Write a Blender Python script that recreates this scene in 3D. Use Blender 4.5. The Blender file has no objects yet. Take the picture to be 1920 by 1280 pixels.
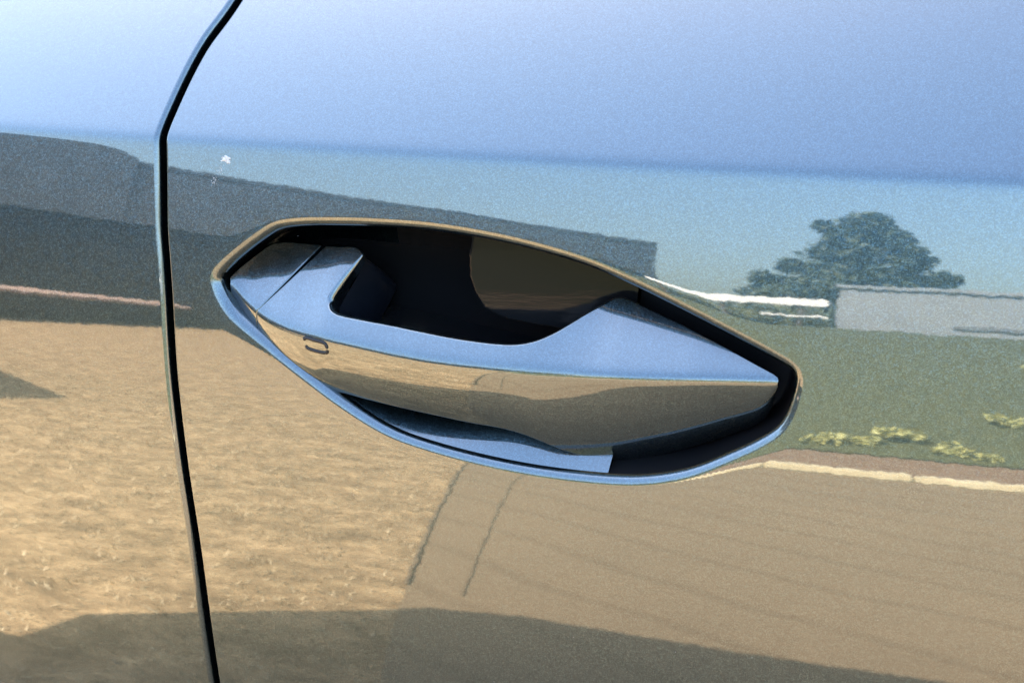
import bpy, bmesh, math, random
import numpy as np
from mathutils import Vector, Matrix

random.seed(7); rng = np.random.default_rng(7)
S = bpy.context.scene
C = S.collection

# ------------------------------------------------------------------ camera, sky, sun, exposure
def rad(a): return math.radians(a)
YAW, PITCH, ROLL, DIST = rad(20), rad(24), rad(-5), 0.58
AIM = Vector((0, 0, 0.90))
fwd = Vector((-math.sin(YAW)*math.cos(PITCH), math.cos(YAW)*math.cos(PITCH), -math.sin(PITCH)))
rgt = fwd.cross(Vector((0, 0, 1))).normalized(); upv = rgt.cross(fwd)
rgt, upv = math.cos(ROLL)*rgt + math.sin(ROLL)*upv, math.cos(ROLL)*upv - math.sin(ROLL)*rgt
cam = bpy.data.cameras.new('camera'); cam.sensor_width = 36; cam.lens = 36*2600/1920
cam.clip_start = 0.02; cam.clip_end = 2000
co = bpy.data.objects.new('camera', cam); C.objects.link(co)
co.matrix_world = Matrix((( rgt.x, upv.x, -fwd.x, 0), (rgt.y, upv.y, -fwd.y, 0), (rgt.z, upv.z, -fwd.z, 0), (0, 0, 0, 1)))
co.location = AIM - DIST*fwd
cam.dof.use_dof = True; cam.dof.focus_distance = 0.585; cam.dof.aperture_fstop = 26
S.camera = co

SUN_EL, SUN_AZ = rad(47), rad(-30)          # the sun stands behind the car, towards its rear
w = bpy.data.worlds.new('World'); S.world = w; w.use_nodes = True
nt = w.node_tree; sky = nt.nodes.new('ShaderNodeTexSky'); sky.sky_type = 'NISHITA'; sky.sun_disc = False
sky.sun_elevation = SUN_EL; sky.sun_rotation = SUN_AZ
sky.air_density = 1.6; sky.dust_density = 4.8; sky.ozone_density = 4.6
nt.links.new(sky.outputs[0], nt.nodes['Background'].inputs[0]); nt.nodes['Background'].inputs[1].default_value = 0.14
sl = bpy.data.lights.new('sun', 'SUN'); sl.energy = 4.3; sl.angle = rad(0.53); sl.color = (1.0, 0.93, 0.82)
so = bpy.data.objects.new('sun', sl); C.objects.link(so)
tosun = Vector((math.sin(SUN_AZ)*math.cos(SUN_EL), math.cos(SUN_AZ)*math.cos(SUN_EL), math.sin(SUN_EL)))
so.rotation_euler = tosun.to_track_quat('Z', 'Y').to_euler(); so.location = (-3, 6, 8)
S.view_settings.view_transform = 'Standard'; S.view_settings.look = 'None'
S.view_settings.exposure = 3.35; S.view_settings.gamma = 1
S.render.engine = 'CYCLES'; S.cycles.max_bounces = 10; S.cycles.glossy_bounces = 8
S.cycles.caustics_reflective = False; S.cycles.sample_clamp_indirect = 4

# ------------------------------------------------------------------ helpers
def tag(o, label=None, cat=None, group=None, kind=None):
    for k, v in (('label', label), ('category', cat), ('group', group), ('kind', kind)):
        if v: o[k] = v
    return o

def empty(name, loc, label=None, cat=None, group=None):
    o = bpy.data.objects.new(name, None); C.objects.link(o); o.location = loc
    return tag(o, label, cat, group)

def link(name, me, mat, parent=None):
    o = bpy.data.objects.new(name, me); C.objects.link(o)
    if mat is not None and not me.materials: me.materials.append(mat)
    if parent is not None:
        o.parent = parent
        ws = []; p = parent
        m = Matrix()
        while p is not None:
            m = Matrix.Translation(p.location) @ m; p = p.parent
        o.matrix_parent_inverse = Matrix(); o.location = -m.to_translation()
    return o

class Grids:
    """collects grids of points (with optional exact normals) into one mesh"""
    def __init__(s): s.v=[]; s.f=[]; s.n=[]; s.c=0; s.exact=True
    def grid(s, P, N=None, closed_u=False, flip=False):
        P=np.asarray(P,float); n,m=P.shape[:2]
        idx=np.arange(n*m).reshape(n,m)+s.c
        s.v.append(P.reshape(-1,3)); s.c+=n*m
        if N is None: s.exact=False
        else: s.n.append(np.asarray(N,float).reshape(-1,3))
        a=idx if not closed_u else np.vstack([idx,idx[:1]])
        q=np.stack([a[:-1,:-1],a[1:,:-1],a[1:,1:],a[:-1,1:]],-1).reshape(-1,4)
        if flip: q=q[:,::-1]
        s.f.append(q); return s
    def build(s, name, mat, parent=None):
        v=np.vstack(s.v); f=np.vstack(s.f)
        me=bpy.data.meshes.new(name); me.from_pydata(v.tolist(),[],f.tolist())
        me.polygons.foreach_set('use_smooth',[True]*len(f)); me.update()
        if s.exact:
            n=np.vstack(s.n); n/=np.linalg.norm(n,axis=1,keepdims=True)+1e-12
            me.normals_split_custom_set_from_vertices(n.tolist())
        return link(name, me, mat, parent)

def bm_obj(name, bm, mat, parent=None, smooth=False):
    me=bpy.data.meshes.new(name); bmesh.ops.recalc_face_normals(bm, faces=bm.faces[:]); bm.to_mesh(me); bm.free()
    if smooth: me.polygons.foreach_set('use_smooth',[True]*len(me.polygons))
    return link(name, me, mat, parent)

def add_box(bm, x0,x1,y0,y1,z0,z1, bev=0.0):
    r=bmesh.ops.create_cube(bm,size=1.0)
    for v in r['verts']:
        v.co=Vector(((x0+x1)/2+v.co.x*(x1-x0),(y0+y1)/2+v.co.y*(y1-y0),(z0+z1)/2+v.co.z*(z1-z0)))
    if bev:
        es=list({e for v in r['verts'] for e in v.link_edges})
        bmesh.ops.bevel(bm,geom=es,offset=bev,segments=2,affect='EDGES')

def add_tube(bm, a, b, ra, rb, seg=10):
    a=Vector(a); b=Vector(b); d=(b-a)
    r=bmesh.ops.create_cone(bm,cap_ends=True,segments=seg,radius1=ra,radius2=rb,depth=d.length)
    q=d.to_track_quat('Z','Y').to_matrix()
    for v in r['verts']: v.co=q@v.co+(a+b)/2

def box_obj(name, mat, parent, *b, bev=0.0):
    bm=bmesh.new(); add_box(bm,*b,bev=bev); return bm_obj(name,bm,mat,parent)

def sheet(name, mat, pts, z, sub=0):
    bm=bmesh.new(); bm.faces.new([bm.verts.new((x,y,z)) for x,y in pts])
    o=bm_obj(name,bm,mat); tag(o,kind='structure'); return o

# ------------------------------------------------------------------ materials
class M:
    def __init__(s,name):
        s.m=bpy.data.materials.new(name); s.m.use_nodes=True; s.t=s.m.node_tree; s.b=s.t.nodes['Principled BSDF']
        s.tc=s.t.nodes.new('ShaderNodeTexCoord')
    def node(s,ty,**k):
        n=s.t.nodes.new(ty)
        for a,v in k.items():
            if a in n.inputs: n.inputs[a].default_value=v
            else: setattr(n,a,v)
        return n
    def l(s,a,b): s.t.links.new(a,b)
    def set(s,**k):
        for a,v in k.items(): s.b.inputs[a.replace('_',' ')].default_value=v
        return s
    def noise(s,scale,detail=4,rough=0.6,vec=None,obj='Object',stretch=None):
        n=s.node('ShaderNodeTexNoise'); n.inputs['Scale'].default_value=scale; n.inputs['Detail'].default_value=detail; n.inputs['Roughness'].default_value=rough
        src=s.tc.outputs[obj]
        if stretch:
            mp=s.node('ShaderNodeMapping'); mp.inputs['Scale'].default_value=stretch; s.l(src,mp.inputs[0]); src=mp.outputs[0]
        s.l(src,n.inputs['Vector']); return n
    def ramp(s,fac,*stops):
        r=s.node('ShaderNodeValToRGB'); e=r.color_ramp.elements
        while len(e)<len(stops): e.new(0.5)
        for el,(p,c) in zip(e,stops): el.position=p; el.color=(*c,1)
        s.l(fac,r.inputs[0]); return r
    def mix(s,fac,a,b,mode='MIX'):
        n=s.node('ShaderNodeMix',data_type='RGBA',blend_type=mode)
        for i,x in ((0,fac),(6,a),(7,b)):
            if hasattr(x,'links'): s.l(x,n.inputs[i])
            else: n.inputs[i].default_value=x if i==0 else (*x,1)
        return n.outputs[2]
    def bump(s,h,strength,dist):
        n=s.node('ShaderNodeBump'); n.inputs['Strength'].default_value=strength; n.inputs['Distance'].default_value=dist
        s.l(h,n.inputs['Height']); s.l(n.outputs[0],s.b.inputs['Normal']); return n

def noisy(name, c1, c2, scale, rough=0.8, bump=0.0, dist=0.01, detail=5, lo=0.3, hi=0.7, stretch=None):
    m=M(name); n=m.noise(scale,detail,stretch=stretch); r=m.ramp(n.outputs['Fac'],(lo,c1),(hi,c2))
    m.l(r.outputs[0],m.b.inputs['Base Color']); m.set(Roughness=rough)
    if bump: m.bump(n.outputs['Fac'],bump,dist)
    return m.m

def paint(name='metallic paint'):
    m=M(name)
    geo=m.node('ShaderNodeNewGeometry')
    # metal flakes: every cell of a fine Voronoi lies at its own small angle
    vo=m.node('ShaderNodeTexVoronoi'); vo.inputs['Scale'].default_value=FLAKE_SCALE; m.l(m.tc.outputs['Object'],vo.inputs['Vector'])
    def perturb(col,amt,base):
        a=m.node('ShaderNodeVectorMath',operation='SUBTRACT'); m.l(col,a.inputs[0]); a.inputs[1].default_value=(.5,.5,.5)
        b=m.node('ShaderNodeVectorMath',operation='SCALE'); m.l(a.outputs[0],b.inputs[0]); b.inputs['Scale'].default_value=amt
        c=m.node('ShaderNodeVectorMath',operation='ADD'); m.l(b.outputs[0],c.inputs[0]); m.l(base,c.inputs[1])
        d=m.node('ShaderNodeVectorMath',operation='NORMALIZE'); m.l(c.outputs[0],d.inputs[0]); return d.outputs[0]
    m.l(perturb(vo.outputs['Color'],FLAKE_TILT,geo.outputs['Normal']),m.b.inputs['Normal'])
    hs=m.node('ShaderNodeSeparateColor'); m.l(vo.outputs['Color'],hs.inputs[0])
    br=m.ramp(hs.outputs[0],(0.0,tuple(c*0.68 for c in BASE)),(0.6,BASE),(1.0,tuple(c*1.6 for c in BASE)))
    m.l(br.outputs[0],m.b.inputs['Base Color'])
    m.set(Metallic=BASE_METAL,Roughness=BASE_ROUGH)
    m.set(Coat_Weight=1.0,Coat_Roughness=0.02,Coat_IOR=COAT_IOR)
    # orange peel of the clear coat
    p1=m.noise(170,2,0.5); p2=m.noise(620,1,0.5,stretch=(0.55,1,1))
    n1=perturb(p1.outputs['Color'],PEEL,geo.outputs['Normal']); n2=perturb(p2.outputs['Color'],PEEL*0.8,n1)
    m.l(n2,m.b.inputs['Coat Normal'])
    return m.m

BASE=(0.034,0.054,0.063); BASE_METAL=1.0; BASE_ROUGH=0.33; COAT_IOR=1.85; FLAKE_SCALE=2500; FLAKE_TILT=0.20; PEEL=0.0036
PAINT=paint()
BLACK=M('black rubber').set(Base_Color=(0.004,0.004,0.005,1),Roughness=0.5,Specular_IOR_Level=0.2).m
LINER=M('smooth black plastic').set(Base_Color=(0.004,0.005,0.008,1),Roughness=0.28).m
def cup_plastic():
    m=M('black cup plastic'); n=m.noise(60,5,0.6,stretch=(0.25,1,2.2)); m.set(Base_Color=(0.005,0.005,0.0055,1),Roughness=0.10,Specular_IOR_Level=0.14)
    m.bump(n.outputs['Fac'],0.25,0.0006); return m.m
CUPB=cup_plastic()
SEAL=M('black seal').set(Base_Color=(0.002,0.002,0.002,1),Roughness=0.9,Specular_IOR_Level=0.1).m
GLASS=M('dark car glass').set(Base_Color=(0.01,0.012,0.014,1),Roughness=0.02).m
TYRE=noisy('tyre rubber',(0.012,0.012,0.013),(0.03,0.03,0.03),40,0.85)
ALLOY=M('alloy').set(Base_Color=(0.45,0.46,0.48,1),Metallic=1.0,Roughness=0.3).m
MARK=M('engraved mark').set(Base_Color=(0.008,0.009,0.011,1),Roughness=0.55,Specular_IOR_Level=0.3).m

# traced shapes, millimetres in door coordinates (x along the car, z up)
RECESS=[(-148.48, 916.33), (-146.24, 920.51), (-140.86, 925.34), (-133.83, 930.68), (-123.8, 937.49), (-113.45, 943.28), (-100.39, 945.74), (-81.81, 
946.86), (-63.69, 947.28), (-38.53, 946.94), (-14.16, 944.86), (9.51, 941.34), (32.53, 936.2), (50.55, 930.27), (66.04, 924.08), (83.46, 916.64), 
(98.45, 909.95), (111.56, 903.81), (118.28, 899.95), (121.31, 895.18), (120.55, 886.92), (117.72, 877.52), (113.11, 870.6), (104.81, 864.31), (94.2, 
858.1), (80.08, 850.68), (66.72, 845.95), (50.79, 842.93), (32.18, 841.93), (8.31, 842.23), (-16.21, 844.21), (-41.37, 847.92), (-61.9, 852.99), 
(-82.57, 862.83), (-103.51, 875.44), (-122.16, 887.37), (-137.87, 897.93), (-144.27, 905.14), (-147.58, 912.09)]
GAP=[(-146.29, 1043.21), (-150.58, 1035.58), (-153.66, 1027.19), (-157.92, 1019.25), (-163.06, 1011.15), (-167.17, 999.36), (-169.73, 988.82), 
(-171.54, 980.84), (-171.92, 977.71), (-171.71, 974.3), (-171.63, 969.5), (-171.8, 953.1), (-172.19, 936.66), (-171.59, 920.74), (-171.39, 902.07), 
(-171.79, 870.77), (-171.02, 828.52), (-170.33, 774.66), (-174.68, 699.82), (-178.34, 666.15)]
TOP=[(-141.41, 915.01), (-137.72, 918.33), (-131.72, 922.67), (-123.96, 927.07), (-111.58, 927.8), (-98.22, 927.59), (-88.84, 927.9), (-82.07, 
927.82), (-76.97, 925.77), (-78.76, 921.98), (-82.68, 916.44), (-86.11, 911.36), (-86.8, 908.86), (-82.95, 906.7), (-73.16, 905.6), (-54.61, 904.16), 
(-38.93, 902.87), (-23.61, 901.8), (-8.83, 901.35), (1.96, 901.54), (9.88, 902.77), (16.3, 904.82), (22.31, 907.4), (30.11, 911.34), (38.1, 914.64), 
(42.8, 916.02), (49.27, 914.66), (61.21, 911.21), (73.0, 907.76), (84.49, 904.03), (95.71, 900.0), (103.48, 897.08), (108.6, 895.17), (111.06, 
893.62)]
RIDGE=[(-140.34, 913.26), (-135.41, 909.56), (-132.43, 907.29), (-129.41, 905.74), (-126.82, 904.55), (-124.23, 903.37), (-120.47, 901.87), (-118.6, 
901.24), (-116.41, 900.67), (-110.84, 899.59), (-103.21, 898.3), (-95.35, 897.65), (-88.42, 897.47), (-83.0, 896.87), (-73.6, 896.01), (-52.55, 
894.12), (-35.86, 893.21), (-19.74, 892.95), (-5.15, 893.02), (5.5, 893.04), (13.6, 892.95), (20.49, 892.99), (27.31, 893.03), (36.33, 893.0), 
(45.24, 893.18), (51.79, 893.06), (58.28, 893.12), (67.94, 893.1), (78.55, 893.32), (87.89, 893.19), (97.16, 893.04), (104.33, 892.88), (108.82, 
892.9), (111.26, 892.71)]
RIDGE_OUT=[-17.72, -14.48, -12.73, -11.16, -9.95, -8.75, -7.25, -6.53, -5.72, -3.84, -1.9, -0.06, 1.48, 2.26, 3.57, 6.45, 8.58, 9.94, 11.09, 11.63, 
11.78, 11.87, 11.95, 12.06, 12.11, 11.87, 11.52, 11.01, 10.36, 9.17, 7.97, 7.03, 6.41, 6.11]
BOT=[(-140.51, 908.47), (-137.96, 899.53), (-135.48, 894.3), (-133.8, 889.77), (-130.9, 887.41), (-127.56, 884.78), (-122.58, 879.7), (-120.27, 
877.81), (-116.98, 876.14), (-110.41, 872.59), (-101.92, 869.51), (-93.13, 868.45), (-83.28, 868.52), (-78.29, 867.97), (-70.18, 867.0), (-51.41, 
865.32), (-35.78, 864.13), (-20.72, 862.61), (-5.91, 861.79), (4.78, 859.54), (12.72, 856.43), (19.15, 853.13), (25.51, 850.14), (34.13, 847.59), 
(42.82, 846.34), (49.41, 846.59), (56.08, 847.51), (66.46, 850.89), (76.79, 854.96), (86.9, 859.35), (96.56, 864.33), (103.71, 869.2), (107.73, 
876.06), (111.12, 890.36)]
WID=[4.79, 11.95, 15.31, 18.57, 19.09, 20.11, 23.01, 23.98, 24.68, 26.92, 28.68, 29.14, 28.38, 28.47, 28.7, 28.74, 29.08, 30.36, 31.23, 33.49, 36.53, 
39.85, 42.88, 45.41, 46.79, 46.52, 45.59, 42.21, 38.32, 33.85, 28.73, 23.7, 16.84, 2.36]
WIDX=[-140.51, -137.96, -135.48, -133.8, -130.9, -127.56, -122.58, -120.27, -116.98, -110.41, -101.92, -93.13, -83.28, -78.29, -70.18, -51.41, 
-35.78, -20.72, -5.91, 4.78, 12.72, 19.15, 25.51, 34.13, 42.82, 49.41, 56.08, 66.46, 76.79, 86.9, 96.56, 103.71, 107.73, 111.12]
MARKS=[[(-98.04, 894.33), (-97.0, 895.26), (-95.2, 895.55), (-91.76, 895.1), (-88.34, 894.86), (-86.52, 894.3), (-85.83, 893.15), (-85.77, 891.85)], 
[(-97.3, 891.85), (-96.39, 890.65), (-93.79, 890.09), (-90.68, 889.8), (-87.79, 889.75), (-86.01, 890.28), (-85.85, 891.33)]]
CHIP=[(-137.0, 968.24)]
STREAK=[(-139.01, 965.46), (-140.73, 963.13), (-142.76, 960.79), (-144.8, 958.2)]
PANEL_EDGE=[(-23.4, 938.76), (-25.44, 927.43), (-25.51, 918.34), (-23.57, 911.59), (-19.87, 904.92), (-11.64, 900.87), (1.97, 898.61), (23.81, 
896.07)]
KTOP=1.08; RIDGE_W=0.0013; CUP_D=0.046; TROUGH_D=0.022

# ------------------------------------------------------------------ the car
mmv=lambda L: np.array(L,float)/1000.0
def door_out(x,z):
    """how far the door skin stands out (towards -y) at door coordinates x, z"""
    zz=z-0.90
    zl=np.maximum(zz,-0.26)
    o=-(math.tan(rad(12.5))*zz + zl*zl/(2*0.75) + (zz-zl)*zl/0.75) - (x-0.30)**2/(2*6.0)
    t=z-(0.9735-0.018*x); s=CREASE_W
    sp=np.where(t>8*s,t,s*np.log1p(np.exp(np.clip(t/s,-40,40))))
    spc=np.minimum(sp,0.075)
    o=o-(KICK*sp+spc*spc/(2*SHOULDER_R)+(sp-spc)*spc/SHOULDER_R)
    return o+0.0075
KICK=0.68; SHOULDER_R=0.32; CREASE_W=0.0011

def catmull(P,per,closed=False):
    P=np.asarray(P,float); n=len(P)
    out=[]
    rngi=range(n if closed else n-1)
    for i in rngi:
        if closed: p0,p1,p2,p3=P[(i-1)%n],P[i],P[(i+1)%n],P[(i+2)%n]
        else:
            p1,p2=P[i],P[i+1]; p0=P[i-1] if i>0 else 2*p1-p2; p3=P[i+2] if i+2<n else 2*p2-p1
        for t in np.arange(per)/per:
            out.append(0.5*((2*p1)+(-p0+p2)*t+(2*p0-5*p1+4*p2-p3)*t*t+(-p0+3*p1-3*p2+p3)*t**3))
    if not closed: out.append(P[-1])
    return np.array(out)
def resample(P,n,closed=False):
    Q=np.vstack([P,P[:1]]) if closed else P
    d=np.r_[0,np.cumsum(np.linalg.norm(np.diff(Q,axis=0),axis=1))]
    s=np.linspace(0,d[-1],n,endpoint=not closed)
    return np.stack([np.interp(s,d,Q[:,k]) for k in range(Q.shape[1])],1), d[-1]
def gauss(A,sig,closed=False):
    k=np.arange(-int(4*sig)-1,int(4*sig)+2); g=np.exp(-k*k/(2*sig*sig)); g/=g.sum(); h=len(k)//2
    A=np.asarray(A,float); one=A.ndim==1
    if one: A=A[:,None]
    if closed: E=np.vstack([A[-h:],A,A[:h]])
    else: E=np.vstack([2*A[0]-A[1:h+1][::-1],A,2*A[-1]-A[-h-1:-1][::-1]])
    R=np.stack([np.convolve(E[:,j],g,'valid') for j in range(A.shape[1])],1)
    return R[:,0] if one else R
def unit(v): return v/(np.linalg.norm(v,axis=-1,keepdims=True)+1e-12)

NS=960
rec,per=resample(catmull(mmv(RECESS),24,True),NS,True)
rec=gauss(rec,0.0018/(per/NS),True); rec,per=resample(rec,NS,True)
tg=unit(np.roll(rec,-1,0)-np.roll(rec,1,0))
inw=np.stack([tg[:,1],-tg[:,0]],1)                       # the outline runs clockwise: inward is to its right
if ((rec.mean(0)-rec)*inw).sum()<0: inw=-inw

LEAD_W,LEAD_A=0.007,math.tan(rad(1.8))
def dist_rec(x,z):
    P=np.stack([x.ravel(),z.ravel()],1); out=np.full(len(P),1.0)
    near=(P[:,0]>-.2)&(P[:,0]<.18)&(P[:,1]>.80)&(P[:,1]<.99)
    Q=rec[::4]; r=[]
    for a in np.array_split(P[near],max(1,near.sum()//4000)):
        d=((a[:,None,:]-Q[None])**2).sum(-1); r.append(np.sqrt(d.min(1)))
    if near.any(): out[near]=np.concatenate(r)
    return out.reshape(x.shape)
def skin(x,z,lead=True,d=None):
    o=door_out(x,z)
    if lead:
        if d is None: d=dist_rec(x,z)
        e=np.clip(1-d/LEAD_W,0,1); o=o-LEAD_A*LEAD_W*e**3/3
    return o
def skin_normal(x,z,d=None,gx=None,gz=None):
    e=2e-4
    ox=(door_out(x+e,z)-door_out(x-e,z))/(2*e); oz=(door_out(x,z+e)-door_out(x,z-e))/(2*e)
    if d is not None:
        s=LEAD_A*np.clip(1-d/LEAD_W,0,1)**2          # rises away from the hole
        ox=ox+s*gx; oz=oz+s*gz
    N=np.stack([-ox,-np.ones_like(ox),-oz],-1); return unit(N)
def P3(x,z,o): return np.stack([x,-o,z],-1)

car=empty('car',(0.4,0.9,0.0),'blue grey metallic car whose sculpted door handle fills the picture','car')

# ---- front door: rings from the recess outline to the edges of the door
gap=gauss(resample(catmull(mmv(GAP),16),700)[0],5)
gtop=gap[0]+(gap[0]-gap[6])/np.linalg.norm(gap[0]-gap[6])*0.05; gbot=gap[-1]+np.array([-0.04,-0.36])
gapL=np.vstack([gtop+ (gap[0]-gtop)*np.linspace(0,1,40)[:,None], gap[1:-1], gap[-1]+(gbot-gap[-1])*np.linspace(0,1,120)[:,None]])
gapL=gapL[gapL[:,1]<1.085]
gt=unit(np.gradient(gapL,axis=0)); gn=np.stack([-gt[:,1],gt[:,0]],1)     # points to +x (the curve runs downwards)
if gn[:,0].mean()<0: gn=-gn
HALF,RF,RR=0.0021,0.0012,0.0026
edgeF=gapL+gn*(HALF+RF); edgeR=gapL-gn*(HALF+RR)
cen=np.array([-0.015,0.895])
def outer(P):
    d=P-cen; out=np.zeros_like(P)
    poly=np.vstack([edgeF,[[0.95,edgeF[-1,1]],[0.95,edgeF[0,1]],edgeF[0]]])
    a,b=poly[:-1],poly[1:]
    for i,dd in enumerate(d):
        # ray cen+t*dd against all segments
        e=b-a; den=dd[0]*e[:,1]-dd[1]*e[:,0]; den=np.where(np.abs(den)<1e-12,1e-12,den)
        q=a-cen; t=(q[:,0]*e[:,1]-q[:,1]*e[:,0])/den; u=(q[:,0]*dd[1]-q[:,1]*dd[0])/den
        ok=(t>0)&(u>=-1e-6)&(u<=1+1e-6); out[i]=cen+dd*t[ok].min()
    return out
B0=outer(rec)
NR=150
tt=np.linspace(0,1,NR)**1.7
G=rec[:,None,:]*(1-tt[None,:,None])+B0[:,None,:]*tt[None,:,None]
dd=dist_rec(G[...,0],G[...,1]); dd[:,0]=0
# direction away from the outline, for the slope of the lead-in
away=np.repeat(-inw[:,None,:],NR,1)
fd=Grids()
o=skin(G[...,0],G[...,1],True,dd)
fd.grid(P3(G[...,0],G[...,1],o),skin_normal(G[...,0],G[...,1],dd,away[...,0],away[...,1]),True)
# rolled lip of the recess
nrm0=skin_normal(rec[:,0],rec[:,1],np.zeros(NS),-inw[:,0],-inw[:,1])
r_lip=0.0042+0.0016*np.clip((-rec[:,0]-0.05)/0.09,0,1)*np.clip((0.93-rec[:,1])/0.03,0,1)
r_lip=gauss(r_lip,8,True)
I3=np.stack([inw[:,0],np.zeros(NS),inw[:,1]],1); I3=unit(I3-nrm0*(I3*nrm0).sum(1,keepdims=True))
P00=P3(rec[:,0],rec[:,1],skin(rec[:,0],rec[:,1],True,np.zeros(NS)))
ph=np.radians(np.linspace(0,84,20))
lipP=P00[:,None]+r_lip[:,None,None]*(np.sin(ph)[None,:,None]*I3[:,None]+(np.cos(ph)-1)[None,:,None]*nrm0[:,None])
lipN=np.cos(ph)[None,:,None]*nrm0[:,None]+np.sin(ph)[None,:,None]*I3[:,None]
fd.grid(lipP,lipN,True,flip=True)
# shut edge along the gap
def shut_edge(gr,edge,gdir,r,flip):
    x,z=edge[:,0],edge[:,1]; n=skin_normal(x,z)
    L=np.stack([gdir[:,0],np.zeros(len(x)),gdir[:,1]],1); L=unit(L-n*(L*n).sum(1,keepdims=True))
    p=P3(x,z,door_out(x,z)); f=np.radians(np.linspace(0,90,10))
    A=p[:,None]+r*(np.sin(f)[None,:,None]*L[:,None]+(np.cos(f)-1)[None,:,None]*n[:,None])
    N=np.cos(f)[None,:,None]*n[:,None]+np.sin(f)[None,:,None]*L[:,None]
    A=np.concatenate([A,A[:,-1:]-0.018*n[:,None]],1); N=np.concatenate([N,N[:,-1:]],1)
    gr.grid(A,N,flip=flip)
shut_edge(fd,edgeF,-gn,RF,True)
front_door=fd.build('front_door',PAINT,car)

# ---- rear door, left of the gap
rd=Grids()
nx=90; wv=np.linspace(0,1,nx)**1.4
X=edgeR[:,0][:,None]+(-1.05-edgeR[:,0][:,None])*wv[None]; Z=np.repeat(edgeR[:,1][:,None],nx,1)
rd.grid(P3(X,Z,door_out(X,Z)),skin_normal(X,Z),flip=True)
shut_edge(rd,edgeR,gn,RR,False)
rear_door=rd.build('rear_door',PAINT,car)
# ---- black seal deep in the gap
sg=Grids(); off=np.linspace(-0.008,0.008,5)
Sx=gapL[:,None,:]+gn[:,None,:]*off[None,:,None]
sg.grid(P3(Sx[...,0],Sx[...,1],door_out(Sx[...,0],Sx[...,1])-0.014-0.002*np.cos(off/0.008*1.5)[None,:]),np.repeat(np.repeat(np.array([[[0,-1.0,0]]]),len(gapL),0),5,1))
sg.build('door_seal',SEAL,car)

# ---- recess cup behind the grip: painted bowl, black trough at the front end
L0=lipP[:,-1]                                    # end of the lip (3-D)
segA,segB=np.array([-0.106,0.894]),np.array([0.090,0.866])
sd=segB-segA
tproj=np.clip(((rec-segA)@sd)/(sd@sd),0,1)
tproj=gauss(tproj,14,True)
core=segA+tproj[:,None]*sd
nt_=100; t=np.linspace(0,1,nt_)
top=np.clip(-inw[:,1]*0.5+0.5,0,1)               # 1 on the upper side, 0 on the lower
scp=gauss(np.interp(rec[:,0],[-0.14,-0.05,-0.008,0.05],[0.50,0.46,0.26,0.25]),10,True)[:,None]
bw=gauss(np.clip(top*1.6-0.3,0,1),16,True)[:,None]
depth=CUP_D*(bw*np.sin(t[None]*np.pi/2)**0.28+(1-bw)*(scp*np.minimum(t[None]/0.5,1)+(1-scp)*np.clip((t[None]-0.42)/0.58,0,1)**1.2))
XZ0=L0[:,[0,2]]; 
XZ=XZ0[:,None]*(1-t[None,:,None])+core[:,None]*t[None,:,None]
oo0=-L0[:,1]
ocup=oo0[:,None]*(1-t)[None]+(np.full(NS,0.0)+door_out(core[:,0],core[:,1])-0.006)[:,None]*t[None]-depth
# a flatter, shallower panel closes the front half of the cup; its edge drops into the deep pocket
pe=mmv(PANEL_EDGE)
def panel_out(x,z):
    xb=np.interp(z,pe[::-1,1],pe[::-1,0])
    o=-0.0235-0.14*(z-0.915)-1.4*(z-0.915)**2+0.10*(x-0.02)**2
    return o-np.clip(xb-x,0,1)*7.0
pan=panel_out(XZ[...,0],XZ[...,1]); kq=0.0006
mq=np.maximum(ocup,pan); ocup=np.where(XZ[...,1]>0.868,mq+kq*np.log(np.exp((ocup-mq)/kq)+np.exp((pan-mq)/kq)),ocup)
cup=P3(XZ[...,0],XZ[...,1],ocup)
is_front=(rec[:,0]>np.where(rec[:,1]>0.885,0.052,0.041))
cid=np.where(~is_front)[0]
# rotate so the painted run is contiguous
st=[i for i in range(NS) if (not is_front[i]) and is_front[i-1]][0]
run=[(st+k)%NS for k in range(NS) if not is_front[(st+k)%NS]]
run2=[(run[-1]+k)%NS for k in range(0,NS-len(run)+2)]
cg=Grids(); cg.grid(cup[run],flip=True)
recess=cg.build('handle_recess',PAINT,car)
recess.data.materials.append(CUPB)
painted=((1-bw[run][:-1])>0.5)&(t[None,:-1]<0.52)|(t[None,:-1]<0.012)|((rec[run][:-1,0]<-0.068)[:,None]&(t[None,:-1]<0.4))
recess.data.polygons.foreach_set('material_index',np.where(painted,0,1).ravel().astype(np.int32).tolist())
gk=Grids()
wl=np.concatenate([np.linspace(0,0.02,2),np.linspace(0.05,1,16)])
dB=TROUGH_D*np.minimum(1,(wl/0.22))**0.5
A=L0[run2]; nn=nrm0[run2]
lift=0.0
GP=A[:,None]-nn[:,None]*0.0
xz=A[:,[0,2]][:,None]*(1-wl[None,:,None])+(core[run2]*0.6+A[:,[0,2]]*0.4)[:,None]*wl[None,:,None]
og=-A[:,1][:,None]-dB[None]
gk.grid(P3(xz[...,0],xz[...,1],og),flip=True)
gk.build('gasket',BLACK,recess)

# ---- the grip
T=mmv(TOP); Rg=mmv(RIDGE); Bt=mmv(BOT); Ro=mmv(RIDGE_OUT); Wd=mmv(WID)
xs=np.linspace(-0.150,0.122,545); dxs=xs[1]-xs[0]
zr_=gauss(np.interp(xs,Rg[:,0],Rg[:,1]),0.0022/dxs); or_=gauss(np.interp(xs,Rg[:,0],Ro),0.004/dxs); wd_=gauss(np.interp(xs,mmv(WIDX),Wd),0.0015/dxs)
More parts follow.
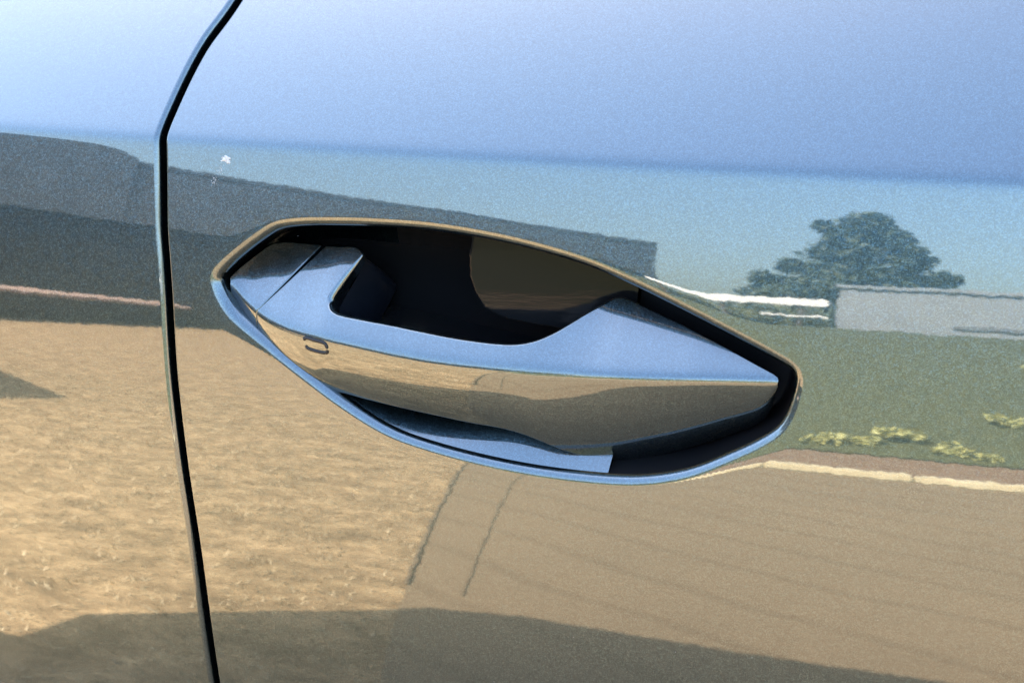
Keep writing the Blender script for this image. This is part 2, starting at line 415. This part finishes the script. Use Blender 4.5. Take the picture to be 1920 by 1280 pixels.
# carry the left end of the ridge on along its own slope
def H(x,z,sharp=False):
    zr=np.interp(x,xs,zr_); ro=np.interp(x,xs,or_); wd=np.maximum(np.interp(x,xs,wd_),0.002)
    a=(KTOP+0.24*np.clip((x-0.01)/0.035,0,1)**2*(3-2*np.clip((x-0.01)/0.035,0,1)))*(z-zr)
    s=np.clip((zr-z)/wd,-0.5,1.25)
    kk=0.0+0.15*np.clip((x-0.01)/0.08,0,1)
    lo=wd*(kk*s+0.01*s*np.abs(s)+0.13*np.clip(s,0,2)**3+0.13*np.clip((x-0.015)/0.04,0,1)*np.clip(s,0,2)**4)
    wv=RIDGE_W
    m=np.maximum(a,lo)
    return ro-(m+wv*np.log(np.exp((a-m)/wv)+np.exp((lo-m)/wv)))
def HN(x,z,e=1.5e-4):
    ox=(H(x+e,z)-H(x-e,z))/(2*e); oz=(H(x,z+e)-H(x,z-e))/(2*e)
    return unit(np.stack([-ox,-np.ones_like(ox),-oz],-1))
PER=10
Tc,Rc,Bc=catmull(T,PER),catmull(Rg,PER),catmull(Bt,PER)
Tc,Bc=gauss(Tc,2.0),gauss(Bc,2.5); Rc=gauss(Rc,2.5)
nU=len(Tc); uu=np.arange(nU)/PER
def seam_cut(a,b):
    """stations between parameters a and b"""
    us=np.unique(np.concatenate([[a],uu[(uu>a+1e-6)&(uu<b-1e-6)],[b]]))
    f=lambda Q: np.stack([np.interp(us,uu,Q[:,k]) for k in range(2)],1)
    return us,f(Tc),f(Rc),f(Bc)
def out_dir(Q,sgn,us):
    tgt=unit(np.gradient(Q,us,axis=0)); tgt=unit(gauss(tgt,1.5) if len(Q)>14 else tgt)
    return sgn*np.stack([-tgt[:,1],tgt[:,0]],1)
def lift3(x,z,l):
    e=1.5e-4
    ox=(H(x+e,z)-H(x-e,z))/(2*e); oz=(H(x,z+e)-H(x,z-e))/(2*e)
    v=np.stack([l[:,0],-(ox*l[:,0]+oz*l[:,1]),l[:,1]],1); return unit(v)
def loft(a,b,name,parent,capA,capB):
    us,tq,rq,bq=seam_cut(a,b); n=len(us)
    lT,lB=out_dir(tq,1,us),out_dir(bq,-1,us)
    rT=np.interp(us,[0,4,6,7.2,8.5,10,11.5,14,20,24,25.5,28,32,33],[.8,.9,1.0,.7,.8,2.4,2.5,2.2,1.7,1.3,1.0,.8,.6,.3])/1000
    rB=np.interp(us,[0,2,6,14,22,27,31,33],[.3,.5,.6,.6,.7,.7,.6,.3])/1000
    # keep the rounded edges inside the strip where it is narrow
    wT=np.linalg.norm(tq-rq,axis=1); wB=np.linalg.norm(bq-rq,axis=1)
    rT=np.minimum(rT,0.4*wT); rB=np.minimum(rB,0.4*wB)
    ti=tq-lT*rT[:,None]; bi=bq-lB*rB[:,None]
    s1=1-(1-np.linspace(0,1,22))**1.6; s1=s1
    s2=np.linspace(0,1,30)[1:]**1.0
    XZt=ti[:,None]*(1-s1)[None,:,None]+rq[:,None]*s1[None,:,None]
    XZb=rq[:,None]*(1-s2)[None,:,None]+bi[:,None]*s2[None,:,None]
    Q=np.concatenate([XZt,XZb],1)
    Pm=P3(Q[...,0],Q[...,1],H(Q[...,0],Q[...,1])); Nm=HN(Q[...,0],Q[...,1])
    f=np.radians(np.linspace(0,90,9))[1:]
    LT=lift3(ti[:,0],ti[:,1],lT); LB=lift3(bi[:,0],bi[:,1],lB)
    NT,NB=Nm[:,0],Nm[:,-1]
    LT=unit(LT-NT*(LT*NT).sum(1,keepdims=True)); LB=unit(LB-NB*(LB*NB).sum(1,keepdims=True))
    aT=Pm[:,0][:,None]+rT[:,None,None]*(np.sin(f)[None,:,None]*LT[:,None]+(np.cos(f)-1)[None,:,None]*NT[:,None])
    nT=np.cos(f)[None,:,None]*NT[:,None]+np.sin(f)[None,:,None]*LT[:,None]
    aB=Pm[:,-1][:,None]+rB[:,None,None]*(np.sin(f)[None,:,None]*LB[:,None]+(np.cos(f)-1)[None,:,None]*NB[:,None])
    nB=np.cos(f)[None,:,None]*NB[:,None]+np.sin(f)[None,:,None]*LB[:,None]
    hT=np.interp(us,[0,6,8,12,15,18,22,25,33],[6,5,4,4,5,7,9,8,8])/1000
    hB=np.interp(us,[0,6,12,20,33],[3,3,3,3,3])/1000
    wT_=aT[:,-1]-NT*hT[:,None]; wB_=aB[:,-1]-NB*hB[:,None]
    P=np.concatenate([wT_[:,None],aT[:,::-1],Pm,aB,wB_[:,None]],1)
    N=np.concatenate([nT[:,-1:],nT[:,::-1],Nm,nB,nB[:,-1:]],1)
    g=Grids(); g.grid(P,N,flip=True)
    # back of the bar
    k=6; tb=np.linspace(0,1,k); bk=wT_[:,None]*(1-tb)[None,:,None]+wB_[:,None]*tb[None,:,None]
    bk[:,1:-1,1]+=0.004
    bn=np.repeat(np.array([[[0,1.0,0.2]]]),n,0); bn=np.repeat(bn,k,1)
    g.grid(bk,bn)
    # rounded shut faces at the seam
    def cap(i,j,flipc):
        ring=P[i]; nr=N[i]; d=unit(P[i]-P[j]); d=unit(d-nr*(d*nr).sum(-1,keepdims=True))
        r=0.0007; ff=np.radians(np.linspace(0,90,6))
        A=ring[:,None]+r*(np.sin(ff)[None,:,None]*d[:,None]+(np.cos(ff)-1)[None,:,None]*nr[:,None])
        NN=np.cos(ff)[None,:,None]*nr[:,None]+np.sin(ff)[None,:,None]*d[:,None]
        A=np.concatenate([A,A[:,-1:]-nr[:,None]*0.004],1); NN=np.concatenate([NN,NN[:,-1:]],1)
        g.grid(A,NN,flip=flipc)
    if capA: cap(0,1,True)
    if capB: cap(-1,-2,False)
    loft.rim=(us,wT_,NT,LT)
    return g.build(name,PAINT,parent)
handle=loft(5.15,33.0,'door_handle',car,True,False)
# black liner inside the corner of the grip
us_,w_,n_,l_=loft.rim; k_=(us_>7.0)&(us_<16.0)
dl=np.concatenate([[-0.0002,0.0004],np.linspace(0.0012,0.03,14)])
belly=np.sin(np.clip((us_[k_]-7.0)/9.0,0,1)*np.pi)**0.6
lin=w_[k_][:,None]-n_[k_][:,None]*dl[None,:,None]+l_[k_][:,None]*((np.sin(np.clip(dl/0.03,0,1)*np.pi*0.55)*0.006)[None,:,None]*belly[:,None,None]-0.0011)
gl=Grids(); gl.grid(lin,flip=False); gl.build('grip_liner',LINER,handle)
end_cap=loft(0.0,4.85,'lock_cap',handle,False,True)

# ---- two short engraved bars of the touch sensor on the grip
def bar(pts):
    q=catmull(mmv(pts),6); x,z=q[:,0],q[:,1]; n=HN(x,z); p=P3(x,z,H(x,z))
    tgv=unit(np.gradient(p,axis=0)); sdv=np.cross(n,tgv)
    k=np.linspace(0,np.pi*2,11)[:-1]; r=0.00085*np.sqrt(np.clip(1-np.linspace(-1,1,len(q))**14,0.02,1))
    ring=p[:,None]+r[:,None,None]*(np.cos(k)[None,:,None]*sdv[:,None]+0.55*np.sin(k)[None,:,None]*n[:,None])+n[:,None]*0.0001
    rn=np.cos(k)[None,:,None]*sdv[:,None]+np.sin(k)[None,:,None]*n[:,None]
    ring=np.concatenate([ring,ring[:,:1]],1); rn=np.concatenate([rn,rn[:,:1]],1)
    g=Grids(); g.grid(ring,rn,flip=True); return g.build('sensor_mark',MARK,handle)
for pts in MARKS: bar(pts)

# chip of bird dirt on the door below the crease
def on_door(x,z,h=0.0): return Vector((x,-(float(door_out(np.array(x),np.array(z)))+h),z))
WHITE=noisy('dried white dirt',(0.46,0.455,0.45),(0.24,0.22,0.21),700,0.8)
cx,cz=mmv(CHIP)[0]
bd=empty('bird_dropping',on_door(cx,cz),'small crusty white bird dropping on the door below the crease','stain')
bm=bmesh.new()
for k in range(30):
    a=rng.normal(0.0002,0.0014); b=rng.normal(0,0.0007); r=float(rng.uniform(.0003,.0009))
    bmesh.ops.create_icosphere(bm,subdivisions=2,radius=r,matrix=Matrix.Translation(on_door(cx+a+b*0.2,cz+b-a*0.15,0.0))@Matrix.Diagonal((1.3,0.35,0.7,1)))
bm_obj('crust',bm,WHITE,bd,True)
bm=bmesh.new()
st_=catmull(mmv(STREAK),8)
for k in range(90):
    p=st_[rng.integers(len(st_))]
    bmesh.ops.create_icosphere(bm,subdivisions=1,radius=float(rng.uniform(.00005,.00017)),matrix=Matrix.Translation(on_door(p[0]+rng.normal(0,.0008),p[1]+rng.normal(0,.001),0)))
bm_obj('dried_streak',bm,WHITE,bd,True)

bm=bmesh.new()
for k in range(170):
    x,z=rng.uniform(-.33,.23),rng.uniform(.70,1.03)
    if float(dist_rec(np.array([[x]]),np.array([[z]]))[0,0])<0.002 or ((x+.015)/.13)**2+((z-.895)/.05)**2<1 or abs(x-np.interp(z,gapL[::-1,1],gapL[::-1,0]))<.005: continue
    bmesh.ops.create_icosphere(bm,subdivisions=1,radius=float(rng.uniform(.00005,.00014)),matrix=Matrix.Translation(on_door(x,z,0)))
tag(bm_obj('dust_specks',bm,WHITE,car,True),kind='stuff')

# ---- the rest of the car, outside the frame: it throws the shadow on the ground
def extrude_side(name,prof,y0,y1,mat,inset=0.0,top_z=None,z_ref=None):
    bm=bmesh.new(); rows=[]
    for y,sg in ((y0,1),(y1,-1)):
        r=[]
        for x,z in prof:
            k=0 if z_ref is None else max(0.0,(z-z_ref[0])/(z_ref[1]-z_ref[0]))
            r.append(bm.verts.new((x,y+sg*inset*k,z)))
        rows.append(r)
    n=len(prof)
    for i in range(n):
        bm.faces.new((rows[0][i],rows[0][(i+1)%n],rows[1][(i+1)%n],rows[1][i]))
    bm.faces.new(rows[0]); bm.faces.new(rows[1][::-1])
    return bm_obj(name,bm,mat,car)
lower=[(-1.64,0.30),(-1.70,0.55),(-1.70,0.95),(-1.66,1.06),(1.0,1.06),(1.25,1.02),(1.9,0.92),(2.25,0.78),(2.32,0.55),(2.28,0.25),(-1.4,0.22)]
extrude_side('body_shell',lower,0.33,1.60,PAINT)
box_obj('sill',BLACK,car,-1.0,1.0,0.10,0.30,0.20,0.36,bev=0.02)
def side_panel(name,x0,x1,z0,z1):
    X,Z=np.meshgrid(np.linspace(x0,x1,60),np.linspace(z0,z1,80),indexing='ij'); g=Grids()
    g.grid(P3(X,Z,door_out(X,Z)),skin_normal(X,Z)); g.build(name,PAINT,car)
side_panel('rear_quarter',-1.62,-1.056,0.36,1.084)
side_panel('front_wing',0.956,2.22,0.36,1.084)
box_obj('rear_bumper',PAINT,car,-1.76,-1.55,0.26,1.66,0.30,1.0,bev=0.03)
gh=[(-1.64,1.062),(-1.58,1.42),(-1.50,1.66),(-1.38,1.73),(0.15,1.75),(0.35,1.72),(1.25,1.062)]
extrude_side('window_glass',gh,0.15,1.66,GLASS,inset=0.03,z_ref=(1.06,1.70))
rf=[(-1.54,1.51),(-1.50,1.67),(-1.38,1.75),(-0.6,1.775),(0.15,1.77),(0.37,1.74),(0.37,1.715),(0.15,1.745),(-0.6,1.75),(-1.37,1.725),(-1.48,1.65)]
extrude_side('roof',rf,0.16,1.65,PAINT)
for x in (-1.15,1.55):
    for y0,y1 in ((0.24,0.42),(1.50,1.68)):
        bm=bmesh.new(); add_tube(bm,(x,y0,0.32),(x,y1,0.32),0.32,0.32,40); wh=bm_obj('wheel',bm,TYRE,car)
        bm=bmesh.new(); add_tube(bm,(x,y0-0.006,0.32),(x,y1+0.006,0.32),0.21,0.21,30); bm_obj('rim',bm,ALLOY,wh)

# ------------------------------------------------------------------ the yard that the paint mirrors
GRASS=noisy('lawn',(0.030,0.040,0.014),(0.085,0.095,0.036),1.6,0.9,0.4,0.05,8)
def straw_mat():
    m=M('dry grass'); n=m.noise(11,9,0.7); r=m.ramp(n.outputs['Fac'],(0.3,(0.17,0.104,0.046)),(0.5,(0.34,0.22,0.106)),(0.72,(0.60,0.415,0.21)))
    p=m.noise(4.5,5,0.65); r2=m.ramp(p.outputs['Fac'],(0.32,(0.62,0.60,0.56)),(0.62,(1,1,1)))
    m.l(m.mix(1.0,r.outputs[0],r2.outputs[0],'MULTIPLY'),m.b.inputs['Base Color']); m.set(Roughness=0.95); m.bump(n.outputs['Fac'],0.5,0.02); return m.m
STRAW=straw_mat()
def drive_mat():
    m=M('sand coloured drive'); n=m.noise(60,6,0.7); r=m.ramp(n.outputs['Fac'],(0.3,(0.198,0.132,0.070)),(0.7,(0.252,0.172,0.094)))
    mp=m.node('ShaderNodeMapping'); mp.inputs['Rotation'].default_value=(0,0,math.radians(64)); m.l(m.tc.outputs['Object'],mp.inputs[0])
    wv=m.node('ShaderNodeTexWave'); wv.inputs['Scale'].default_value=1.15; wv.inputs['Distortion'].default_value=3.2; wv.inputs['Detail'].default_value=4; wv.inputs['Detail Scale'].default_value=0.9; m.l(mp.outputs[0],wv.inputs['Vector'])
    r2=m.ramp(wv.outputs['Fac'],(0.0,(0.86,0.84,0.82)),(0.12,(1,1,1)))
    p=m.noise(1.1,4,0.6); r3=m.ramp(p.outputs['Fac'],(0.3,(0.86,0.86,0.86)),(0.7,(1,1,1)))
    m.l(m.mix(1.0,m.mix(1.0,r.outputs[0],r2.outputs[0],'MULTIPLY'),r3.outputs[0],'MULTIPLY'),m.b.inputs['Base Color']); m.set(Roughness=0.92); return m.m
DRIVE=drive_mat()
JOINT=noisy('filled joint',(0.135,0.092,0.052),(0.20,0.138,0.078),9,0.95)
TARMAC=noisy('tarmac',(0.035,0.034,0.034),(0.06,0.058,0.056),30,0.9,0.2,0.005,8)
SOIL=noisy('brown earth',(0.15,0.085,0.05),(0.26,0.16,0.095),12,0.95,0.4,0.02,8)
EDGE=noisy('pale edging stone',(0.50,0.41,0.24),(0.68,0.58,0.38),5,0.85)
BRICK=noisy('pinkish brick',(0.36,0.235,0.17),(0.50,0.34,0.26),8,0.85)
SLATE=noisy('slate cladding',(0.11,0.12,0.135),(0.17,0.185,0.20),2.2,0.75)
DARKW=noisy('dark cladding',(0.016,0.016,0.017),(0.036,0.034,0.033),1.2,0.8)
CONC=noisy('pale render',(0.21,0.225,0.235),(0.27,0.285,0.295),2.0,0.85)
WPAINT=noisy('white paint',(0.74,0.73,0.70),(0.82,0.81,0.78),6,0.6)
BARK=noisy('bark',(0.05,0.035,0.022),(0.12,0.09,0.06),14,0.9,0.6,0.02)
def leafmat(name,a,b):
    m=M(name); oi=m.node('ShaderNodeNewGeometry'); r=m.ramp(oi.outputs['Random Per Island'],(0.0,a),(1.0,b)); m.l(r.outputs[0],m.b.inputs['Base Color']); m.set(Roughness=0.65); return m.m
LEAF=leafmat('tree leaves',(0.025,0.045,0.03),(0.075,0.10,0.06))
HEDGE=leafmat('hedge leaves',(0.13,0.14,0.065),(0.19,0.20,0.095))
YELLOW=leafmat('yellow green leaves',(0.34,0.34,0.12),(0.54,0.51,0.20))
DRYB=leafmat('straw blades',(0.32,0.23,0.125),(0.56,0.44,0.26))

sheet('ground',GRASS,[(-900,-900),(900,-900),(900,900),(-900,900)],0.0)
sheet('dry_lawn',STRAW,[(-9.2,4),(-17.5,-26),(-5.5,-26),(-2.6,-5.4),(-2.02,-4.25),(-0.85,-1.35),(-0.23,0.2),(-0.23,4)],0.004)
sheet('driveway',DRIVE,[(-0.23,4),(-0.23,0.2),(-0.85,-1.35),(-2.02,-4.25),(3.5,-4.25),(30,-4.2),(30,4)],0.006)
sheet('flower_bed',SOIL,[(-2.05,-4.3),(-2.4,-5.35),(30,-5.35),(30,-4.3)],0.008)

# pale edging along the far side of the drive, with joints
ed=empty('lawn_edging',(-1.9,-4.29,0.0),'low pale stone edging between the drive and the brown bed','edging')
for k in range(30):
    box_obj('edging_stone',EDGE,ed,-1.95+k*0.6+0.003,-1.95+(k+1)*0.6-0.003,-4.34,-4.26,0.0,0.05+0.005*rng.random(),bev=0.008)
# grooves in the drive beside the dry lawn
for (a,b),r in ((((-0.85,-1.35),(-2.02,-4.25)),0.0045),(((-0.73,-1.35),(-1.75,-4.25)),0.002)):
    d=Vector((b[0]-a[0],b[1]-a[1],0)).normalized(); n=Vector((-d.y,d.x,0)); A=Vector((*a,0))-d*0.05; Bq=Vector((*b,0))
    bm=bmesh.new(); bm.faces.new([bm.verts.new((*p.xy,0.012)) for p in (A-n*r,A+n*r,Bq+n*r,Bq-n*r)])
    tag(bm_obj('drive_joint',bm,JOINT),kind='structure')

def along(p,q):
    """matrix whose x axis runs from p to q on the ground and whose y axis points to the left of it"""
    d=Vector((q[0]-p[0],q[1]-p[1],0)); L=d.length; d/=L
    return Matrix(((d.x,-d.y,0,p[0]),(d.y,d.x,0,p[1]),(0,0,1,0),(0,0,0,1))), L
def obox(name,mat,parent,Mx,*b,bev=0.01):
    bm=bmesh.new(); add_box(bm,*b,bev=bev)
    for v in bm.verts: v.co=Mx@v.co
    return bm_obj(name,bm,mat,parent)

# low garden wall with a sunlit brick coping, left
Mw,Lw=along((-17.2,-25.0),(-9.6,-4.4))        # local y points away from the car
lw=empty('low_wall',(-13,-14,0.0),'low dark garden wall topped with pinkish brick in front of the slate building','wall')
obox('wall_body',DARKW,lw,Mw,0,Lw,0,0.25,0,0.63)
for k in range(int(Lw/0.45)):
    c=obox('coping_brick',BRICK,lw,Mw,k*0.45+0.006,(k+1)*0.45-0.006,-0.05,0.29,0.72,0.80+0.012*rng.random(),bev=0.012)
    Wi=Mw.inverted()
    for v in c.data.vertices: v.co.z-=0.55*(0.29-(Wi@v.co).y)*0.5

# long slate-grey building with a dark lower wall
Mb,Lb=along((-7.9,-25.8),(-19.5,-9.8))
bl=empty('farm_building',(-14.5,-18.0,0.0),'long slate grey building with a dark lower wall and a taller gable end','building')
LG=12.4
w1=obox('lower_wall',DARKW,bl,Mb,0.1,Lb,0.06,6,0,3.45)
for k in range(24):
    obox('cladding_board',DARKW,w1,Mb,0.1+k*0.82,0.1+k*0.82+0.80,0.0,0.057-0.012*rng.random(),0.15,3.4,bev=0.008)
obox('upper_wall',SLATE,bl,Mb,0,LG,-0.05,6.05,3.453,5.45)
obox('roof',SLATE,bl,Mb,0.0,LG+0.01,-0.06,6.3,5.453,5.62,bev=0.03)
bm=bmesh.new()
rv=[bm.verts.new(Mb@Vector((x,y,z))) for y in (-0.08,6.1) for x,z in ((LG,3.453),(LG,5.7),(LG+2.2,7.0),(LG+5,8.6),(Lb+4,8.6),(Lb+4,3.453))]
bm.faces.new(rv[:6]); bm.faces.new(rv[6:][::-1])
for i in range(6): bm.faces.new((rv[i],rv[(i+1)%6],rv[6+(i+1)%6],rv[6+i]))
bm_obj('gable_wall',bm,SLATE,bl)

# added trailer-like wedge, out of frame left, to cast a shadow on the dry lawn
tr=empty('shadow_caster',(-6.2,-2.1,0.0),'added unseen dark wedge with wheels that casts a shadow on the dry lawn','shadow caster')
bm=bmesh.new()
rv=[bm.verts.new((x,y,z)) for y in (-2.55,-1.7) for x,z in ((-8.0,0.35),(-8.0,2.9),(-3.95,0.85),(-3.95,0.35))]
bm.faces.new(rv[:4]); bm.faces.new(rv[4:][::-1])
for k in range(4): bm.faces.new((rv[k],rv[(k+1)%4],rv[4+(k+1)%4],rv[4+k]))
bmesh.ops.bevel(bm,geom=bm.edges[:],offset=0.03,segments=2,affect='EDGES')
bm_obj('caster_body',bm,BLACK,tr)
for x in (-6.6,-5.9):
    for y in (-2.65,-1.60):
        bm=bmesh.new(); add_tube(bm,(x,y-0.06,0.25),(x,y+0.06,0.25),0.25,0.25,24); bm_obj('wheel',bm,TYRE,tr)
bm=bmesh.new(); add_tube(bm,(-8.1,-2.1,0.45),(-9.1,-2.1,0.4),0.04,0.04); bm_obj('drawbar',bm,BLACK,tr)

# beyond the bank: rendered wall, white fence, tree
gw=empty('garden_wall',(2.0,-14,0.0),'pale grey rendered wall behind the grass bank','wall')
box_obj('wall_panel',CONC,gw,-1.88,9,-14.3,-14,0,2.6,bev=0.02)
box_obj('coping',CONC,gw,-1.92,9.05,-14.35,-13.95,2.603,2.70,bev=0.02)
box_obj('dark_opening',SLATE,gw,-0.55,5,-13.995,-13.96,1.80,1.88)
fn=empty('white_fence',(-3,-12.5,0.0),'tall white painted rail fence beside the pale grey wall','fence')
box_obj('rail',WPAINT,fn,-4.0,-1.75,-12.53,-12.48,2.0,2.15,bev=0.01)
box_obj('rail',WPAINT,fn,-2.5,-1.75,-12.53,-12.48,1.76,1.80,bev=0.01)
for k in range(3): box_obj('fence_post',BARK,fn,-3.9+k*0.9,-3.82+k*0.9,-12.62,-12.533,0,2.1,bev=0.01)

def leaf_cloud(name,mat,parent,centres,radii,counts,size,kind=None,squash=(1,1,1)):
    V=[];n=0
    for c,r,k in zip(centres,radii,counts):
        d=rng.normal(size=(k,3)); d/=np.linalg.norm(d,axis=1,keepdims=True); q=np.array(c)+d*(r*rng.uniform(0.35,1,(k,1))**0.6)*np.array(squash)
        a=rng.normal(size=(k,3)); a/=np.linalg.norm(a,axis=1,keepdims=True); b=np.cross(a,rng.normal(size=(k,3))); b/=np.linalg.norm(b,axis=1,keepdims=True)
        s=size*rng.uniform(0.6,1.3,(k,1))
        V.append(np.stack([q-a*s,q-b*s*0.5,q+a*s,q+b*s*0.5],1).reshape(-1,3))
    V=np.vstack(V); V[:,2]=np.maximum(V[:,2],0.01); F=np.arange(len(V)).reshape(-1,4)
    me=bpy.data.meshes.new(name); me.from_pydata(V.tolist(),[],F.tolist()); me.update()
    o=link(name,me,mat,parent)
    if kind: o['kind']=kind
    return o
def tree(x,y,h,half,label,base=0.8):
    t=empty('conical_tree',(x,y,0),label,'tree')
    bm=bmesh.new(); add_tube(bm,(x,y,0),(x,y,h*0.9),0.22,0.04)
    cs=[];rs=[];ks=[]
    for k in range(22):
        f=k/21*0.93; z=base+(h-base)*f; rr=half*(1-f)**0.62
        m=max(3,int(26*(1-f))+1)
        for j in range(m):
            a=rng.uniform(0,2*math.pi); q=rr*rng.uniform(0.45,0.95)
            p=(x+q*math.cos(a),y+q*math.sin(a),z+rng.uniform(-.3,.2)); cs.append(p); rs.append(rng.uniform(.28,.5)*(0.55+0.45*(1-f))); ks.append(110)
            if j%3==0: add_tube(bm,(x,y,max(.4,z-.5)),p,0.05,0.015,6)
        cs.append((x,y,z)); rs.append(max(.2,rr*0.75)); ks.append(260)
    bm_obj('trunk',bm,BARK,t); leaf_cloud('crown',LEAF,t,cs,rs,ks,0.11)
tree(-2.95,-24.6,7.0,3.7,'tall dark conical tree behind the pale grey wall')
# clipped hedge behind the white fence, leaf by leaf
def hedge(x0,x1,y0,y1,h,label):
    t=empty('clipped_hedge',((x0+x1)/2,(y0+y1)/2,0),label,'hedge')
    n=int((x1-x0)*100); cs=[(rng.uniform(x0,x1),y1-rng.uniform(0,.2) if rng.random()<.6 else rng.uniform(y0,y1),rng.uniform(0.9,h-.1)) for _ in range(n)]
    leaf_cloud('leaves',HEDGE,t,cs,[0.16]*n,[60]*n,0.03)
    bm=bmesh.new(); add_box(bm,x0+.1,x1-.1,y0+.1,y1-.14,0.02,h-.12); bm_obj('inner_twigs',bm,HEDGE,t)
hedge(-5.6,-1.9,-13.6,-12.75,2.02,'clipped green hedge behind the white rail fence')
# grass bank rising beyond the bed
def bank_z(x,y):
    d=-5.40-y; t=np.clip(d/3.4,0,1); top=1.36
    return 0.012+(top-0.012)*(t*(2-t))*np.clip(d/0.02,0,1)*np.clip((x+3.0)/0.6,0,1)
bx=np.concatenate([np.linspace(-3.0,-2,24,endpoint=False),np.linspace(-2,2,160,endpoint=False),np.linspace(2,9,30)]); by=np.concatenate([np.linspace(-5.4,-9,110,endpoint=False),np.linspace(-9,-13.9,20)])
BX,BY=np.meshgrid(bx,by,indexing='ij'); BZ=bank_z(BX,BY)+rng.normal(0,0.010,BX.shape)*(BY<-5.45)
gb=Grids(); gb.grid(np.stack([BX,BY,BZ],-1)); gb.exact=False
BANK=noisy('bank grass',(0.038,0.044,0.016),(0.086,0.087,0.036),20,0.95,0.4,0.02,9,0.25,0.75,stretch=(1,1,0.5))
gbo=gb.build('grass_bank',BANK); tag(gbo,kind='structure')
# scattered yellow-green plants on the bank
for i,(x,y,r,lab) in enumerate(((-0.70,-5.47,.10,'leftmost small yellow green plant at the foot of the grass bank'),(-0.50,-5.50,.08,'second yellow green plant from the left at the foot of the bank'),(-0.24,-5.55,.13,'largest yellow green plant low on the grass bank'),(-0.07,-5.47,.09,'yellow green plant right of the largest one at the foot of the bank'),(0.10,-5.45,.05,'tiny yellow green tuft nearest the brown bed'),(0.20,-5.86,.12,'yellow green plant half way up the grass bank'),(0.33,-6.9,.10,'yellow green tuft high on the grass bank below the grey wall'))):
    z=float(bank_z(np.array(x),np.array(y)))
    o=leaf_cloud('low_shrub',YELLOW,None,[(x+rng.uniform(-1.2,1.2)*r,y,z+rng.uniform(.1,1.0)*r) for _ in range(6)],[r*.42]*6,[30]*6,0.024,squash=(1.3,1,1.0))
    tag(o,lab,'plant','yellow green plants on the bank')
# straw blades on the near dry lawn
def blades(n):
    y=-rng.uniform(0.25,4.2,n*3); x=-rng.uniform(0.3,5.2,n*3); ok=x<-0.31+0.402*y; x,y=x[ok][:n],y[ok][:n]; k=len(x)
    a=rng.uniform(0,2*np.pi,k); L=rng.uniform(.012,.035,k); w=rng.uniform(.0012,.003,k); t=rng.uniform(.3,1.4,k)
    d=np.stack([np.cos(a),np.sin(a),np.zeros(k)],1); s=np.stack([-np.sin(a),np.cos(a),np.zeros(k)],1)
    b=np.stack([x,y,np.full(k,.003)],1); tip=b+d*(L*np.cos(t))[:,None]+np.array([0,0,1.0])*(L*np.sin(t))[:,None]
    V=np.stack([b-s*w[:,None],b+s*w[:,None],tip],1).reshape(-1,3); F=np.arange(len(V)).reshape(-1,3)
    me=bpy.data.meshes.new('straw'); me.from_pydata(V.tolist(),[],F.tolist()); me.update()
    o=link('straw_blades',me,DRYB); o['kind']='stuff'
blades(24000)
